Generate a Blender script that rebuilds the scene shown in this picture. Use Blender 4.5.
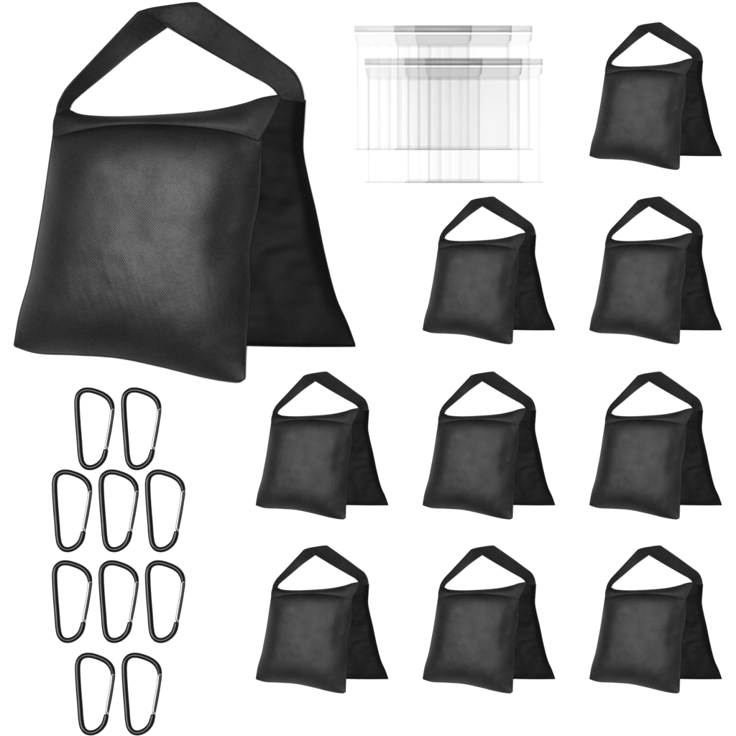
import bpy, bmesh, math, random
from mathutils import Vector, noise, Matrix
R = math.radians
sc = bpy.context.scene
col = sc.collection
for o in list(bpy.data.objects): bpy.data.objects.remove(o)

# ------------------------------------------------------------------ camera, world, light
CAM_H = 14.0
cam = bpy.data.objects.new('camera', bpy.data.cameras.new('camera')); col.objects.link(cam)
cam.location = (0, 0, CAM_H)
cam.data.sensor_width = 36
cam.data.lens = 36 * CAM_H / 0.736
cam.data.clip_end = 50
sc.camera = cam
w = bpy.data.worlds.new('World'); sc.world = w; w.use_nodes = True
w.node_tree.nodes['Background'].inputs[0].default_value = (1, 1, 1, 1)
w.node_tree.nodes['Background'].inputs[1].default_value = 0.13
sc.view_settings.view_transform = 'Standard'
sc.view_settings.look = 'None'
sc.view_settings.exposure = 0
sc.view_settings.gamma = 1
sc.cycles.transparent_max_bounces = 64
sc.cycles.max_bounces = 10

def area(name, loc, target, sx, sy, power, shape='RECTANGLE'):
    l = bpy.data.lights.new(name, 'AREA'); l.shape = shape; l.size = sx; l.size_y = sy; l.energy = power
    o = bpy.data.objects.new(name, l); col.objects.link(o); o.location = loc
    o.rotation_euler = (Vector(target) - Vector(loc)).to_track_quat('-Z', 'Y').to_euler()
    return o
area('added_axial_key', (-0.15, 0.12, CAM_H + .3), (0, 0, 0), .7, .7, 3.56 * math.pi * (CAM_H + .3) ** 2)  # unseen lamp added on the camera axis so cast shadows stay hidden
area('side_softbox', (-1.9, 0.3, 1.7), (0, 0, 0), .9, 2.6, 6.5)

# ------------------------------------------------------------------ helpers
def P(px, py, z=0.0):                     # photograph millimetres (1 unit = 1 mm) to metres on the table
    return Vector(((px - 368) / 1000, (368 - py) / 1000, z / 1000))

def link(name, bm, mat, parent=None, smooth=True):
    me = bpy.data.meshes.new(name)
    bmesh.ops.recalc_face_normals(bm, faces=bm.faces)
    bm.to_mesh(me); bm.free()
    if smooth:
        for p in me.polygons: p.use_smooth = True
    me.materials.append(mat)
    o = bpy.data.objects.new(name, me); col.objects.link(o)
    if parent: o.parent = parent
    return o

def thing(name, label, cat, loc=(0, 0, 0), group=None):
    o = bpy.data.objects.new(name, None); col.objects.link(o)
    o.empty_display_size = .02
    o.location = loc; o['label'] = label; o['category'] = cat
    if group: o['group'] = group
    return o

def dup(root, loc, label, group=None, scale=1.0):
    r = root.copy(); col.objects.link(r); r.location = loc; r.scale = (scale,) * 3; r['label'] = label
    if group: r['group'] = group
    elif 'group' in r: del r['group']
    for ch in list(root.children):
        c = ch.copy(); col.objects.link(c); c.parent = r
        for g in list(ch.children):
            d = g.copy(); col.objects.link(d); d.parent = c
    return r

def smooth_path(pts, n):
    """centripetal-ish Catmull-Rom through pts, resampled to n points evenly"""
    pts = [Vector(p) for p in pts]
    if len(pts) == 2:
        return [pts[0].lerp(pts[1], i / (n - 1)) for i in range(n)]
    ext = [pts[0] * 2 - pts[1]] + pts + [pts[-1] * 2 - pts[-2]]
    dense = []
    for i in range(1, len(ext) - 2):
        p0, p1, p2, p3 = ext[i - 1:i + 3]
        def kt(a, b): return max((b - a).length, 1e-7) ** .5
        t0 = 0; t1 = kt(p0, p1); t2 = t1 + kt(p1, p2); t3 = t2 + kt(p2, p3)
        for k in range(24):
            t = t1 + (t2 - t1) * k / 24
            a1 = p0 * ((t1 - t) / (t1 - t0)) + p1 * ((t - t0) / (t1 - t0))
            a2 = p1 * ((t2 - t) / (t2 - t1)) + p2 * ((t - t1) / (t2 - t1))
            a3 = p2 * ((t3 - t) / (t3 - t2)) + p3 * ((t - t2) / (t3 - t2))
            b1 = a1 * ((t2 - t) / (t2 - t0)) + a2 * ((t - t0) / (t2 - t0))
            b2 = a2 * ((t3 - t) / (t3 - t1)) + a3 * ((t - t1) / (t3 - t1))
            dense.append(b1 * ((t2 - t) / (t2 - t1)) + b2 * ((t - t1) / (t2 - t1)))
    dense.append(pts[-1])
    L = [0]
    for a, b in zip(dense, dense[1:]): L.append(L[-1] + (b - a).length)
    out = []; j = 0
    for i in range(n):
        s = L[-1] * i / (n - 1)
        while j < len(L) - 2 and L[j + 1] < s: j += 1
        d = L[j + 1] - L[j]
        out.append(dense[j].lerp(dense[j + 1], 0 if d == 0 else min(1, (s - L[j]) / d)))
    return out

def coons(top, bot, left, right, nu, nv):
    """top/bot run left to right, left/right run top to bottom; grid[v][u]"""
    T = smooth_path(top, nu); B = smooth_path(bot, nu); Lf = smooth_path(left, nv); Rt = smooth_path(right, nv)
    g = []
    for j in range(nv):
        v = j / (nv - 1); row = []
        for i in range(nu):
            u = i / (nu - 1)
            row.append(T[i] * (1 - v) + B[i] * v + Lf[j] * (1 - u) + Rt[j] * u
                       - (T[0] * (1 - u) * (1 - v) + T[-1] * u * (1 - v) + B[0] * (1 - u) * v + B[-1] * u * v))
        g.append(row)
    return g

def solid_grid(g, up, down):
    """closed body around a grid: up(i,j,u,v) and down(...) are heights above / below the grid (metres)"""
    bm = bmesh.new(); nv = len(g); nu = len(g[0])
    A = []; Bq = []
    for j in range(nv):
        ra = []; rb = []
        for i in range(nu):
            u = i / (nu - 1); v = j / (nv - 1)
            ra.append(bm.verts.new(g[j][i] + Vector((0, 0, up(u, v, g[j][i])))))
            rb.append(bm.verts.new(g[j][i] - Vector((0, 0, down(u, v, g[j][i])))))
        A.append(ra); Bq.append(rb)
    for j in range(nv - 1):
        for i in range(nu - 1):
            bm.faces.new((A[j][i], A[j][i + 1], A[j + 1][i + 1], A[j + 1][i]))
            bm.faces.new((Bq[j][i], Bq[j + 1][i], Bq[j + 1][i + 1], Bq[j][i + 1]))
    per = [(0, i) for i in range(nu)] + [(j, nu - 1) for j in range(1, nv)] + \
          [(nv - 1, i) for i in range(nu - 2, -1, -1)] + [(j, 0) for j in range(nv - 2, 0, -1)]
    for k in range(len(per)):
        a = per[k]; b = per[(k + 1) % len(per)]
        bm.faces.new((A[a[0]][a[1]], Bq[a[0]][a[1]], Bq[b[0]][b[1]], A[b[0]][b[1]]))
    return bm

def tube(bm, path, rad, seg=16, flat=1.0, closed=False):
    """sweep along path; rad may be a function of t"""
    rings = []; n = len(path)
    up = Vector((0, 0, 1))
    for i, p in enumerate(path):
        a = path[i - 1] if (i or closed) else path[i]
        b = path[(i + 1) % n] if (i < n - 1 or closed) else path[i]
        d = (b - a).normalized()
        s = d.cross(up); s = s.normalized() if s.length > 1e-5 else Vector((1, 0, 0))
        q = s.cross(d).normalized()
        r = rad(i / (n - 1)) if callable(rad) else rad
        rings.append([bm.verts.new(p + s * (r * math.cos(2 * math.pi * k / seg)) + q * (r * flat * math.sin(2 * math.pi * k / seg))) for k in range(seg)])
    m = n if closed else n - 1
    for i in range(m):
        A = rings[i]; B = rings[(i + 1) % n]
        for k in range(seg):
            bm.faces.new((A[k], A[(k + 1) % seg], B[(k + 1) % seg], B[k]))
    if not closed:
        bm.faces.new(rings[0][::-1]); bm.faces.new(rings[-1])
    return bm

def box(bm, x0, x1, y0, y1, z0, z1):
    v = [bm.verts.new((x, y, z)) for z in (z0, z1) for y in (y0, y1) for x in (x0, x1)]
    for f in ((0, 2, 3, 1), (4, 5, 7, 6), (0, 1, 5, 4), (2, 6, 7, 3), (0, 4, 6, 2), (1, 3, 7, 5)):
        bm.faces.new([v[k] for k in f])

# ------------------------------------------------------------------ materials
def new_mat(name):
    m = bpy.data.materials.new(name); m.use_nodes = True
    nt = m.node_tree; nt.nodes.clear()
    out = nt.nodes.new('ShaderNodeOutputMaterial')
    return m, nt, out

def N(nt, t, **kw):
    n = nt.nodes.new(t)
    for k, v in kw.items(): setattr(n, k, v)
    return n

def math_n(nt, op, a, b=None, c=None):
    n = N(nt, 'ShaderNodeMath', operation=op)
    for i, x in enumerate((a, b, c)):
        if x is None: continue
        if isinstance(x, (int, float)): n.inputs[i].default_value = x
        else: nt.links.new(x, n.inputs[i])
    return n.outputs[0]

def fabric(name, base, rough, spec, period, bump, lo=.75, hi=1.35, angle=8, sheen=0.0):
    m, nt, out = new_mat(name)
    b = N(nt, 'ShaderNodeBsdfPrincipled')
    tc = N(nt, 'ShaderNodeTexCoord')
    mp = N(nt, 'ShaderNodeMapping'); mp.inputs['Rotation'].default_value = (0, 0, R(angle))
    nt.links.new(tc.outputs['Object'], mp.inputs[0])
    # slight drift of the threads so that the weave is not ruler-straight
    nz = N(nt, 'ShaderNodeTexNoise'); nz.inputs['Scale'].default_value = 9; nz.inputs['Detail'].default_value = 2
    nt.links.new(tc.outputs['Object'], nz.inputs['Vector'])
    dr = N(nt, 'ShaderNodeVectorMath', operation='MULTIPLY_ADD')
    nt.links.new(nz.outputs['Color'], dr.inputs[0]); dr.inputs[1].default_value = (.012, .012, 0)
    nt.links.new(mp.outputs[0], dr.inputs[2])
    sx = N(nt, 'ShaderNodeSeparateXYZ'); nt.links.new(dr.outputs[0], sx.inputs[0])
    k = 2 * math.pi / period
    a = math_n(nt, 'SINE', math_n(nt, 'MULTIPLY', math_n(nt, 'ADD', sx.outputs[0], sx.outputs[1]), k))
    c = math_n(nt, 'SINE', math_n(nt, 'MULTIPLY', math_n(nt, 'SUBTRACT', sx.outputs[0], sx.outputs[1]), k * .96))
    wv = math_n(nt, 'MULTIPLY', a, c)
    wv = math_n(nt, 'ADD', math_n(nt, 'MULTIPLY', wv, .5), .5)
    n2 = N(nt, 'ShaderNodeTexNoise'); n2.inputs['Scale'].default_value = 300; n2.inputs['Detail'].default_value = 3
    nt.links.new(tc.outputs['Object'], n2.inputs['Vector'])
    n3 = N(nt, 'ShaderNodeTexNoise'); n3.inputs['Scale'].default_value = 28; n3.inputs['Detail'].default_value = 4
    nt.links.new(tc.outputs['Object'], n3.inputs['Vector'])
    h = math_n(nt, 'ADD', wv, math_n(nt, 'MULTIPLY', n2.outputs[0], .8))
    f = math_n(nt, 'MULTIPLY', math_n(nt, 'ADD', h, n3.outputs[0]), .43)
    mr = N(nt, 'ShaderNodeMapRange'); nt.links.new(f, mr.inputs[0])
    mr.inputs['From Min'].default_value = .3; mr.inputs['From Max'].default_value = .95
    mr.inputs['To Min'].default_value = lo; mr.inputs['To Max'].default_value = hi
    cm = N(nt, 'ShaderNodeVectorMath', operation='SCALE'); cm.inputs[0].default_value = base
    nt.links.new(mr.outputs[0], cm.inputs['Scale'])
    nt.links.new(cm.outputs[0], b.inputs['Base Color'])
    nt.links.new(math_n(nt, 'MULTIPLY', mr.outputs[0], spec), b.inputs['Specular IOR Level'])
    b.inputs['Roughness'].default_value = rough
    bp = N(nt, 'ShaderNodeBump'); bp.inputs['Strength'].default_value = bump; bp.inputs['Distance'].default_value = .00022
    nt.links.new(h, bp.inputs['Height']); nt.links.new(bp.outputs[0], b.inputs['Normal'])
    nt.links.new(b.outputs[0], out.inputs[0])
    return m

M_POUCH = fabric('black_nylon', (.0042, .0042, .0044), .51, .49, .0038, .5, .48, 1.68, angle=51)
M_SHADED = fabric('black_nylon_shaded', (.0016, .0016, .0018), .6, .11, .0031, .2)  # darker copy of the nylon; the rear pouch's shade is in its colour
M_FLAP = fabric('black_nylon_flap', (.0045, .0045, .0047), .6, .42, .0036, .5, .5, 1.6, angle=51)
M_WEB = fabric('black_webbing', (.0050, .0050, .0052), .52, .36, .0024, 1.2, .30, 2.1, angle=35)
M_THREAD = fabric('black_thread', (.016, .016, .017), .5, .4, .0014, .3)

def metal(name, base, metallic, rough, spec=.5):
    m, nt, out = new_mat(name)
    b = N(nt, 'ShaderNodeBsdfPrincipled')
    b.inputs['Base Color'].default_value = (*base, 1); b.inputs['Metallic'].default_value = metallic
    b.inputs['Specular IOR Level'].default_value = spec
    tc = N(nt, 'ShaderNodeTexCoord'); nz = N(nt, 'ShaderNodeTexNoise'); nz.inputs['Scale'].default_value = 140
    nz.inputs['Detail'].default_value = 4
    nt.links.new(tc.outputs['Object'], nz.inputs['Vector'])
    mr = N(nt, 'ShaderNodeMapRange'); nt.links.new(nz.outputs[0], mr.inputs[0])
    mr.inputs['To Min'].default_value = rough * .75; mr.inputs['To Max'].default_value = rough * 1.25
    nt.links.new(mr.outputs[0], b.inputs['Roughness'])
    nt.links.new(b.outputs[0], out.inputs[0])
    return m
M_BLACK = metal('black_anodised_metal', (.003, .003, .003), 0, .34, .21)
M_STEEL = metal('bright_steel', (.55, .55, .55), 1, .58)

def film(name, stops, gloss=.012, vstops=None, constant=None):
    """clear plastic film; stops = [(x in mm, transmission of one face)]"""
    m, nt, out = new_mat(name)
    tr = N(nt, 'ShaderNodeBsdfTransparent'); gl = N(nt, 'ShaderNodeBsdfGlossy'); gl.inputs['Roughness'].default_value = .5
    gl.inputs['Color'].default_value = (.9, .9, .9, 1)
    mx = N(nt, 'ShaderNodeMixShader'); mx.inputs[0].default_value = gloss
    if constant is not None:
        tr.inputs[0].default_value = (constant, constant, constant, 1)
    else:
        tc = N(nt, 'ShaderNodeTexCoord'); sx = N(nt, 'ShaderNodeSeparateXYZ'); nt.links.new(tc.outputs['Object'], sx.inputs[0])
        fc = N(nt, 'ShaderNodeFloatCurve'); cv = fc.mapping.curves[0]
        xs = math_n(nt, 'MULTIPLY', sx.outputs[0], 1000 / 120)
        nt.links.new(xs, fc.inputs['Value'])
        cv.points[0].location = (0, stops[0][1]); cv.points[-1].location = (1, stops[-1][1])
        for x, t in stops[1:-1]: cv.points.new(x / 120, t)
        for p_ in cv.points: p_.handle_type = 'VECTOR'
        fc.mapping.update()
        val = fc.outputs[0]
        nz = N(nt, 'ShaderNodeTexNoise'); nz.inputs['Scale'].default_value = 25; nz.inputs['Detail'].default_value = 3
        mp = N(nt, 'ShaderNodeMapping'); mp.inputs['Scale'].default_value = (2.5, .35, 1)
        oi = N(nt, 'ShaderNodeObjectInfo')
        nt.links.new(tc.outputs['Object'], mp.inputs[0]); nt.links.new(oi.outputs['Location'], mp.inputs['Location'])
        nt.links.new(mp.outputs[0], nz.inputs['Vector'])
        val = math_n(nt, 'ADD', val, math_n(nt, 'MULTIPLY', math_n(nt, 'SUBTRACT', nz.outputs[0], .55), .02))
        # the film is stiffer and cloudier towards the closure
        mr = N(nt, 'ShaderNodeMapRange'); mr.interpolation_type = 'SMOOTHSTEP'; nt.links.new(sx.outputs[1], mr.inputs[0])
        mr.inputs['From Min'].default_value = -.075; mr.inputs['From Max'].default_value = -.018
        mr.inputs['To Min'].default_value = -.001; mr.inputs['To Max'].default_value = -.006
        val = math_n(nt, 'ADD', val, mr.outputs[0])
        val = math_n(nt, 'MINIMUM', val, 1.0)
        cc = N(nt, 'ShaderNodeCombineXYZ')
        for i in range(3): nt.links.new(val, cc.inputs[i])
        nt.links.new(cc.outputs[0], tr.inputs[0])
    nt.links.new(tr.outputs[0], mx.inputs[1]); nt.links.new(gl.outputs[0], mx.inputs[2])
    nt.links.new(mx.outputs[0], out.inputs[0])
    return m

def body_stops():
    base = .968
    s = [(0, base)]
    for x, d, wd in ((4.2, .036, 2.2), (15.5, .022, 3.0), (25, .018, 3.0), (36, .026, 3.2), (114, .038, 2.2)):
        s += [(x - wd, base), (x, base - d), (x + wd * .8, base + .010), (x + wd * 1.5, base)]  # brighter stop past each crease is a highlight painted into the film
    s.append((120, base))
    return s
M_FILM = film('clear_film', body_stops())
M_HEAD = film('clear_film_header', None, constant=.932)
M_ZIP = film('clear_zip_track', None, constant=.90)
M_ZIPEDGE = film('clear_zip_rib', None, constant=.93)
M_SEAL = film('clear_heat_seal', None, constant=.89)

# ------------------------------------------------------------------ setting
m, nt, out = new_mat('white_card')
b = N(nt, 'ShaderNodeBsdfDiffuse'); b.inputs[0].default_value = (.9, .9, .9, 1); nt.links.new(b.outputs[0], out.inputs[0])
bm = bmesh.new(); box(bm, -3, 3, -3, 3, -.02, 0)
g = link('backdrop', bm, m, smooth=False); g['kind'] = 'structure'; g['label'] = 'plain seamless white surface under everything'

# ------------------------------------------------------------------ sandbag
def L_(px, py, z):                         # bag local millimetres, origin at the middle of the bag's foot
    return Vector(((px - 185) / 1000, (192 - py) / 1000, z / 1000))

def pil(u, v, n=2.6, p=.62):
    a = max(0, 1 - abs(2 * u - 1) ** n); b_ = max(0, 1 - abs(2 * v - 1) ** n)
    return (a * b_) ** p

def make_sandbag(label, loc):
    t = thing('sandbag', label, 'sandbag', loc)
    # rear pouch, lies lowest and falls away to the right
    g = coons([L_(100, 128, 22), L_(200, 124, 34), L_(255, 112, 44), L_(282, 95.5, 50), L_(294, 93, 52), L_(305, 101, 46)],
              [L_(150, 342, 10), L_(246, 345, 17), L_(300, 346, 11), L_(355, 346, 4)],
              [L_(100, 128, 22), L_(120, 220, 12), L_(150, 342, 10)],
              [L_(305, 101, 46), L_(303.5, 125, 38), L_(302.5, 150, 31), L_(307, 176, 25), L_(315, 210, 19), L_(325, 258, 13), L_(336, 299, 8), L_(347, 324, 6), L_(355, 346, 4)], 110, 120)
    def rup(u, v, p):
        q = pil(u, v, 3.2, .7)
        n_ = noise.noise(p * 22) * 3.6 + noise.noise(p * 55) * 1.3 + noise.noise(Vector((p.x * 30, p.y * 90, 7))) * 1.0
        return (q * (7 + n_) + .8) / 1000
    rear = link('rear_pouch', solid_grid(g, rup, lambda u, v, p: min(p.z, (.6 + 9 * pil(u, v)) / 1000)), M_SHADED, t)
    bm = bmesh.new()
    edge = [r[-1] for r in g] + g[-1][::-1]
    tube(bm, edge[::2], .0011, 8)
    link('edge_seam', bm, M_SHADED, rear)
    # front pouch, the plump sand-filled pillow facing up
    g = coons([L_(55, 131, 46), L_(106, 120, 51), L_(159, 119, 56), L_(212, 123, 60), L_(262, 136, 62)],
              [L_(14.5, 346, 16), L_(36, 352.5, 19), L_(75, 354.5, 24), L_(118, 357.5, 30), L_(160, 366, 34), L_(205, 377, 37), L_(228, 381, 38), L_(240, 381.5, 39), L_(245, 378, 40)],
              [L_(55, 131, 46), L_(50, 165, 38), L_(43, 212, 31), L_(37, 245, 27), L_(30, 280, 22), L_(20, 315, 18), L_(14.5, 346, 16)],
              [L_(262, 136, 62), L_(261, 165, 60), L_(259, 200, 56), L_(253, 230, 53), L_(249.5, 255, 51), L_(250, 290, 48), L_(248, 320, 45), L_(246, 348, 42), L_(245, 378, 40)], 170, 180)
    def fup(u, v, p):
        q = max(0, 1 - (1 - 2 * u) ** 4.6) ** .75 * max(0, 1 - abs(2 * v - 1) ** 3.9) ** .85 if u < .5 else (max(0, 1 - (2 * u - 1) ** 2.5) * max(0, 1 - abs(2 * v - 1) ** 3.9)) ** .85
        # pucker marks that run in from the seams, strongest near the right edge and the foot
        e = max(0, 1 - min(u, 1 - u, 1 - v) / .16)
        pk = math.sin(v * 46 + 3 * noise.noise(Vector((v * 6, u * 3, 1)))) * noise.noise(Vector((u * 5, v * 7, 4)))
        pk2 = math.sin(u * 40 + 3 * noise.noise(Vector((v * 5, u * 6, 9)))) * noise.noise(Vector((u * 6, v * 4, 2)))
        pu = (pk * (1.0 if min(u, 1 - u) < 1 - v else 0) + pk2 * (1 if 1 - v <= min(u, 1 - u) else 0))
        big = noise.noise(p * 11) * 1.8 + noise.noise(p * 24) * .9 + noise.noise(p * 60) * .35 + noise.noise(Vector((p.x * 190 + p.y * 50, p.y * 45, 3))) * .20 * max(.12, min(1, (v - .45) / .3))
        dent = -4.5 * math.exp(-(((u - .88) / .07) ** 2 + ((v - .36) / .16) ** 2))
        return (q * (35 + big + dent) + e * pu * (2.2 if u > .8 else 1.3) * min(1, q * 4) + .9) / 1000
    front = link('front_pouch', solid_grid(g, fup, lambda u, v, p: (pil(u, v) * 14 + .9) / 1000), M_POUCH, t)
    bm = bmesh.new()
    edge = [r[0] for r in g] + g[-1][1:] + [r[-1] for r in g][::-1][1:]
    tube(bm, edge[::2], .0009, 8)
    link('edge_seam', bm, M_FLAP, front)
    # top flap: rolls over the ridge and overlaps the head of the front pouch
    g = coons([L_(57, 111, 38), L_(70, 110.5, 42), L_(80, 114.5, 46), L_(106, 117, 51), L_(159, 115.6, 56), L_(212, 111, 57), L_(245, 104, 57), L_(262, 98.5, 57), L_(283, 95, 54)],
              [L_(54, 139, 49), L_(70, 134, 55), L_(106, 127.5, 62), L_(159, 125.5, 68), L_(212, 130, 70), L_(240, 136, 68), L_(259, 143, 65)],
              [L_(57, 111, 38), L_(54, 124, 46), L_(54, 139, 49)],
              [L_(283, 95, 54), L_(276, 113, 60), L_(266, 132, 64), L_(259, 143, 65)], 120, 24)
    def tup(u, v, p):
        return (math.sin(math.pi * v) ** .7 * 1.6 * (1 + .8 * noise.noise(p * 35)) * min(1, 10 * u + .2, 10 * (1 - u) + .2) + 1.2) / 1000
    flap = link('top_flap', solid_grid(g, tup, lambda u, v, p: .0012 + .016 * math.sin(math.pi * min(1, .08 + v * .95)) ** .6 * min(1, 6 * u, 6 * (1 - u))), M_FLAP, t)
    bm = bmesh.new(); row = g[-3]
    for k in range(2, len(row) - 4, 2):       # lock stitches along the lip
        a = row[k] + Vector((0, 0, .0030)); b_ = row[k + 1] + Vector((0, 0, .0030))
        tube(bm, [a, a.lerp(b_, .5) + Vector((0, 0, .0004)), b_], .0004, 5)
    link('stitching', bm, M_THREAD, flap)
    # carrying handle: one flat webbing strap, folded at the crown
    def strap(out_, in_, n, name, parent):
        O = smooth_path(out_, n); I = smooth_path(in_, n)
        mcol = 9; g = [[O[i].lerp(I[i], j / (mcol - 1)) for i in range(n)] for j in range(mcol)]
        return solid_grid(g, lambda u, v, p: (1.1 + .35 * noise.noise(p * 70) - .5 * (abs(2 * v - 1) ** 6)) / 1000, lambda u, v, p: .0010)
    h1 = strap([L_(56.5, 114, 43.72), L_(58, 106, 46.3), L_(62, 97, 48.02), L_(67.7, 88, 48.02), L_(91, 62.8, 48), L_(114, 38.2, 44), L_(135, 15.6, 33), L_(137.2, 13.3, 32), L_(139, 12, 31), L_(143, 10.6, 29)],
               [L_(72, 115, 36.84), L_(71, 109, 37.7), L_(74, 103, 37.7), L_(80, 97, 35.98), L_(106, 75.4, 25), L_(137, 49.6, 15), L_(167.5, 28, 8.46)], 130, 'handle', t)
    h2 = strap([L_(143, 10.6, 29), L_(150, 8.5, 25), L_(170, 5, 14.5), L_(192, 2.2, 9.32), L_(198, 2.6, 9.32), L_(204, 6.5, 11.04), L_(240, 31.6, 28.24), L_(276, 58, 47.16), L_(294, 72, 54.04), L_(301, 84, 56.62), L_(304, 95, 53.18), L_(305, 103, 48.02)],
               [L_(167.5, 28, 8.46), L_(167.6, 28, 8.632), L_(167.9, 28.2, 8.89), L_(168.6, 28.6, 9.32), L_(171, 30, 10.18), L_(176, 33, 11.9), L_(215, 56, 31.68), L_(252, 77, 50.6), L_(268, 86, 56.62), L_(275, 92, 57.48), L_(281, 101, 55.76)], 130, 'handle', t)
    tmp = bpy.data.meshes.new('tmp'); h2.to_mesh(tmp); h2.free(); h1.from_mesh(tmp); bpy.data.meshes.remove(tmp)
    hd = link('handle', h1, M_WEB, t)
    # stitched bar where the strap joins the ridge
    bm = bmesh.new()
    def stitch(a, b_, n):
        for k in range(n):
            p = a.lerp(b_, k / n); q = a.lerp(b_, (k + .6) / n)
            tube(bm, [p, p.lerp(q, .5) + Vector((0, 0, .0005)), q], .00045, 5)
    stitch(L_(279, 92, 59.572), L_(300, 84, 58.196), 8)
    stitch(L_(281, 97, 58.712), L_(301, 90, 57.336), 8)
    link('stitching', bm, M_THREAD, hd)
    bm = bmesh.new(); stitch(L_(61, 102, 48.392), L_(73, 108, 40.308), 5)
    link('stitching', bm, M_THREAD, hd)
    return t

big = make_sandbag('large black sandbag with a folded webbing handle, far bigger than the others', P(185, 192))
S = .3885
spots = [(0, 2, 'small black sandbag alone in the top right corner, right of the clear bags'),
         (1, 1, 'small black sandbag straight below the clear zip bags'),
         (1, 2, 'small black sandbag at the right end of the row of two'),
         (2, 0, 'small black sandbag just below the foot of the large sandbag'),
         (2, 1, 'small black sandbag in the middle of the upper row of three'),
         (2, 2, 'small black sandbag at the right end of the upper row of three'),
         (3, 0, 'small black sandbag at the left end of the bottom row of three'),
         (3, 1, 'small black sandbag in the middle of the bottom row of three'),
         (3, 2, 'small black sandbag in the bottom right corner of the display')]
for r, c, lab in spots:
    x = (255.7, 422.5, 589.2)[c] + 171 * S; y = (22, 196.2, 371.2, 545)[r] + 190.5 * S
    dup(big, P(x, y), lab, 'small sandbags laid out in rows', S)

# ------------------------------------------------------------------ carabiners
def make_carabiner(label, loc):
    t = thing('carabiner', label, 'carabiner', loc, 'carabiners laid out in rows of two and three')
    def C_(x, y, z=2.6): return Vector(((x / 7.36 + 65 - 94) / 1000, -(y / 7.36 + 380 - 428.5) / 1000, z / 1000))
    pts = [(351, 213), (343, 174), (321, 138), (286, 110), (236, 88), (180, 74), (136, 78), (104, 102), (91, 142), (90, 200), (96, 310),
           (107, 450), (116, 560), (127, 607), (150, 636), (184, 645), (222, 636), (258, 611), (284, 576), (303, 512)]
    path = smooth_path([C_(*p) for p in pts], 150)
    def rad(s):
        r = .00275
        if s < .05: r *= .80 + .2 * s / .05
        if s > .96: r *= 1 - .12 * (s - .96) / .04
        return r
    bm = bmesh.new(); tube(bm, path, rad, 24)
    bm.verts.ensure_lookup_table()
    for i, p in enumerate(path):            # spine top flattened and sheared left, shaped to widen and shift its highlight
        d = (path[min(i + 1, len(path) - 1)] - path[max(i - 1, 0)]).normalized(); wgt = abs(d.y) ** 3
        for k in range(24):
            v = bm.verts[i * 24 + k]; h = max(0, (v.co.z - .0026) / .0026)
            if h > 0:
                v.co.z = .0026 + .0026 * (h ** (1 - .35 * wgt)) * (1 - .12 * wgt); v.co.x -= .0011 * h * wgt
    body = link('hook_body', bm, M_BLACK, t)
    bm = bmesh.new(); tube(bm, smooth_path([C_(353, 206, 2.6), C_(355, 225, 2.6), C_(344, 300, 2.6), C_(331, 380, 2.6), C_(314, 470, 2.6), C_(306, 512, 2.6)], 30), lambda s: .00145 + .0002 * math.sin(math.pi * s), 14, 1.3)
    gate = link('gate', bm, M_BLACK, t)
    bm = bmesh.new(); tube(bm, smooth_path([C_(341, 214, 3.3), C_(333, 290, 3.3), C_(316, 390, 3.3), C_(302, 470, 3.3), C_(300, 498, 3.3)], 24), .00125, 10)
    link('gate_reflection', bm, M_STEEL, gate)  # steel strip added beside the gate, standing for its white reflection
    bm = bmesh.new()
    for z0, z1, r in ((.6, 4.9, 1.35),):
        tube(bm, [C_(309, 499, z0), C_(309.01, 499.01, z1)], r / 1000, 18)
    bmesh.ops.bevel(bm, geom=[e for e in bm.edges if len(e.link_faces) == 2 and e.calc_face_angle(0) > 1], offset=.0003, segments=2, affect='EDGES')
    link('hinge_pin', bm, M_STEEL, gate)
    bm = bmesh.new(); tube(bm, [C_(338, 217, 4.0), C_(358, 214, 4.0)], .0008, 12)
    link('latch_pin', bm, M_STEEL, gate)
    return t
cw = [('left', 94, 428.5), ('right', 140.8, 428.5)]
rows = [[(94, 428.5, 'black carabiner on the left of the top row of two'), (140.8, 428.5, 'black carabiner on the right of the top row of two')],
        [(71.6, 510.5, 'black carabiner at the left end of the upper row of three'), (118.2, 510.5, 'black carabiner in the middle of the upper row of three'), (164.7, 510.5, 'black carabiner at the right end of the upper row of three')],
        [(71.6, 601.3, 'black carabiner at the left end of the lower row of three'), (118.2, 601.3, 'black carabiner in the middle of the lower row of three'), (164.7, 601.3, 'black carabiner at the right end of the lower row of three')],
        [(94.6, 693.7, 'black carabiner on the left of the bottom row of two'), (141.3, 693.7, 'black carabiner on the right of the bottom row of two')]]
first = None
for row in rows:
    for x, y, lab in row:
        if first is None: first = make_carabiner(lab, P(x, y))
        else: dup(first, P(x, y), lab, 'carabiners laid out in rows of two and three')

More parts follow.
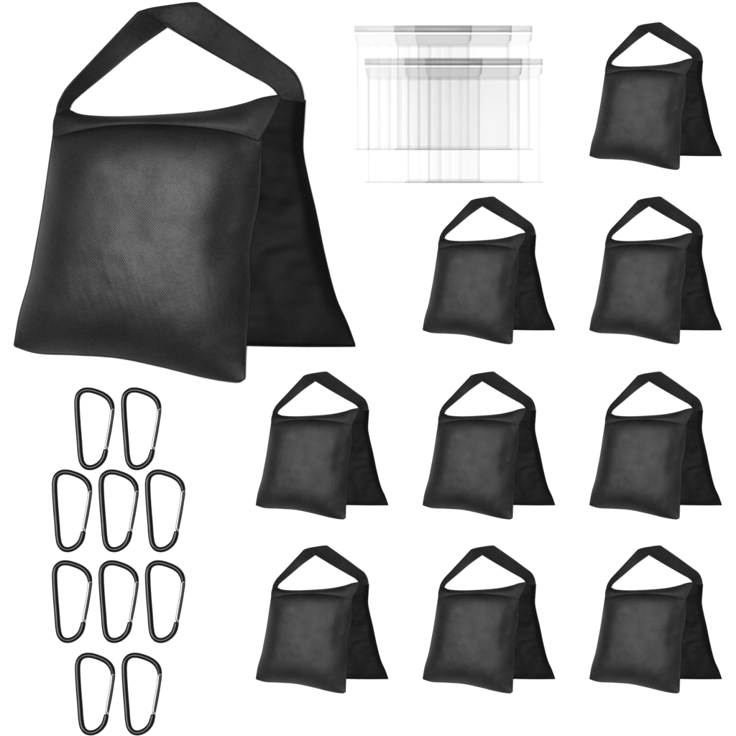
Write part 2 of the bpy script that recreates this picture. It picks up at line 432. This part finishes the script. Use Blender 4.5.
# ------------------------------------------------------------------ clear zip bags
W, H = 118, 125
def sheet(x0f, x1f, y0, y1, z, th, nx, ny, wob=0.0, seed=0):
    g = []
    for j in range(ny):
        y = y0 + (y1 - y0) * j / (ny - 1)
        a = x0f(y); b_ = x1f(y)
        g.append([Vector(((a + (b_ - a) * i / (nx - 1)) / 1000, -y / 1000,
                          z / 1000 + wob / 1000 * noise.noise(Vector((i * .21 + seed, j * .05, seed))))) for i in range(nx)])
    return solid_grid(g, lambda u, v, p: th / 2000, lambda u, v, p: th / 2000)
def make_zip(label, loc):
    t = thing('zip_bag', label, 'zip bag', loc, 'clear zip bags fanned out in two rows')
    link('film_pouch', sheet(lambda y: 3, lambda y: W - 2.5, 20.2, H - 1.6, .35, .25, 60, 40, .10), M_FILM, t)
    def tap(y):
        s = max(0, (y - 13) / 7); return 3.4 * s * s
    link('header', sheet(lambda y: .8 + tap(y) * .7, lambda y: W - .8 - tap(y), 9.6, 20, .35, .3, 30, 12), M_HEAD, t)
    z = link('zip_track', sheet(lambda y: 0, lambda y: W - .2, 1.0, 7.6, .45, .5, 8, 4), M_ZIP, t)  # gap left open below the track stands for a highlight line
    bm = sheet(lambda y: 0, lambda y: W, 0, .8, .45, .7, 8, 2)
    tmp = bpy.data.meshes.new('tmp')
    for (a, b_, y0, y1) in ((0, W - 1, 5.6, 6.4),):
        s = sheet(lambda y: a, lambda y: b_, y0, y1, .95, .3, 4, 2); s.to_mesh(tmp); s.free(); bm.from_mesh(tmp)
    link('zip_rib', bm, M_ZIPEDGE, z)
    bm = sheet(lambda y: W - 2.2 - tap(y), lambda y: W - .4 - tap(y), 1.2, 16, .95, .3, 3, 12)
    link('end_stop', bm, M_ZIPEDGE, z)
    link('bottom_seal', sheet(lambda y: .5, lambda y: W + .5, H - 1.4, H, .4, .4, 12, 2), M_SEAL, t)
    return t
zl = [[('left', 354, 25), ('mid', 394, 25), ('right', 414.6, 25)], [('left', 364.5, 58), ('mid', 404.3, 58), ('right', 425, 58)]]
znames = {(0, 0): 'clear zip bag at the left end of the upper row, uppermost of its fan', (0, 1): 'clear zip bag in the middle of the upper row of three',
          (0, 2): 'clear zip bag at the right end of the upper row, lowest of its fan', (1, 0): 'clear zip bag at the left end of the lower row, on top of its fan',
          (1, 1): 'clear zip bag in the middle of the lower row of three', (1, 2): 'clear zip bag at the right end of the lower row of three'}
zf = None
for r in range(2):
    for c in (2, 1, 0):
        _, x, y = zl[r][c]; v = P(x, y, .1 + 1.3 * ((2 - c) + 3 * r))
        if zf is None: zf = make_zip(znames[(r, c)], v)
        else: dup(zf, v, znames[(r, c)], 'clear zip bags fanned out in two rows')
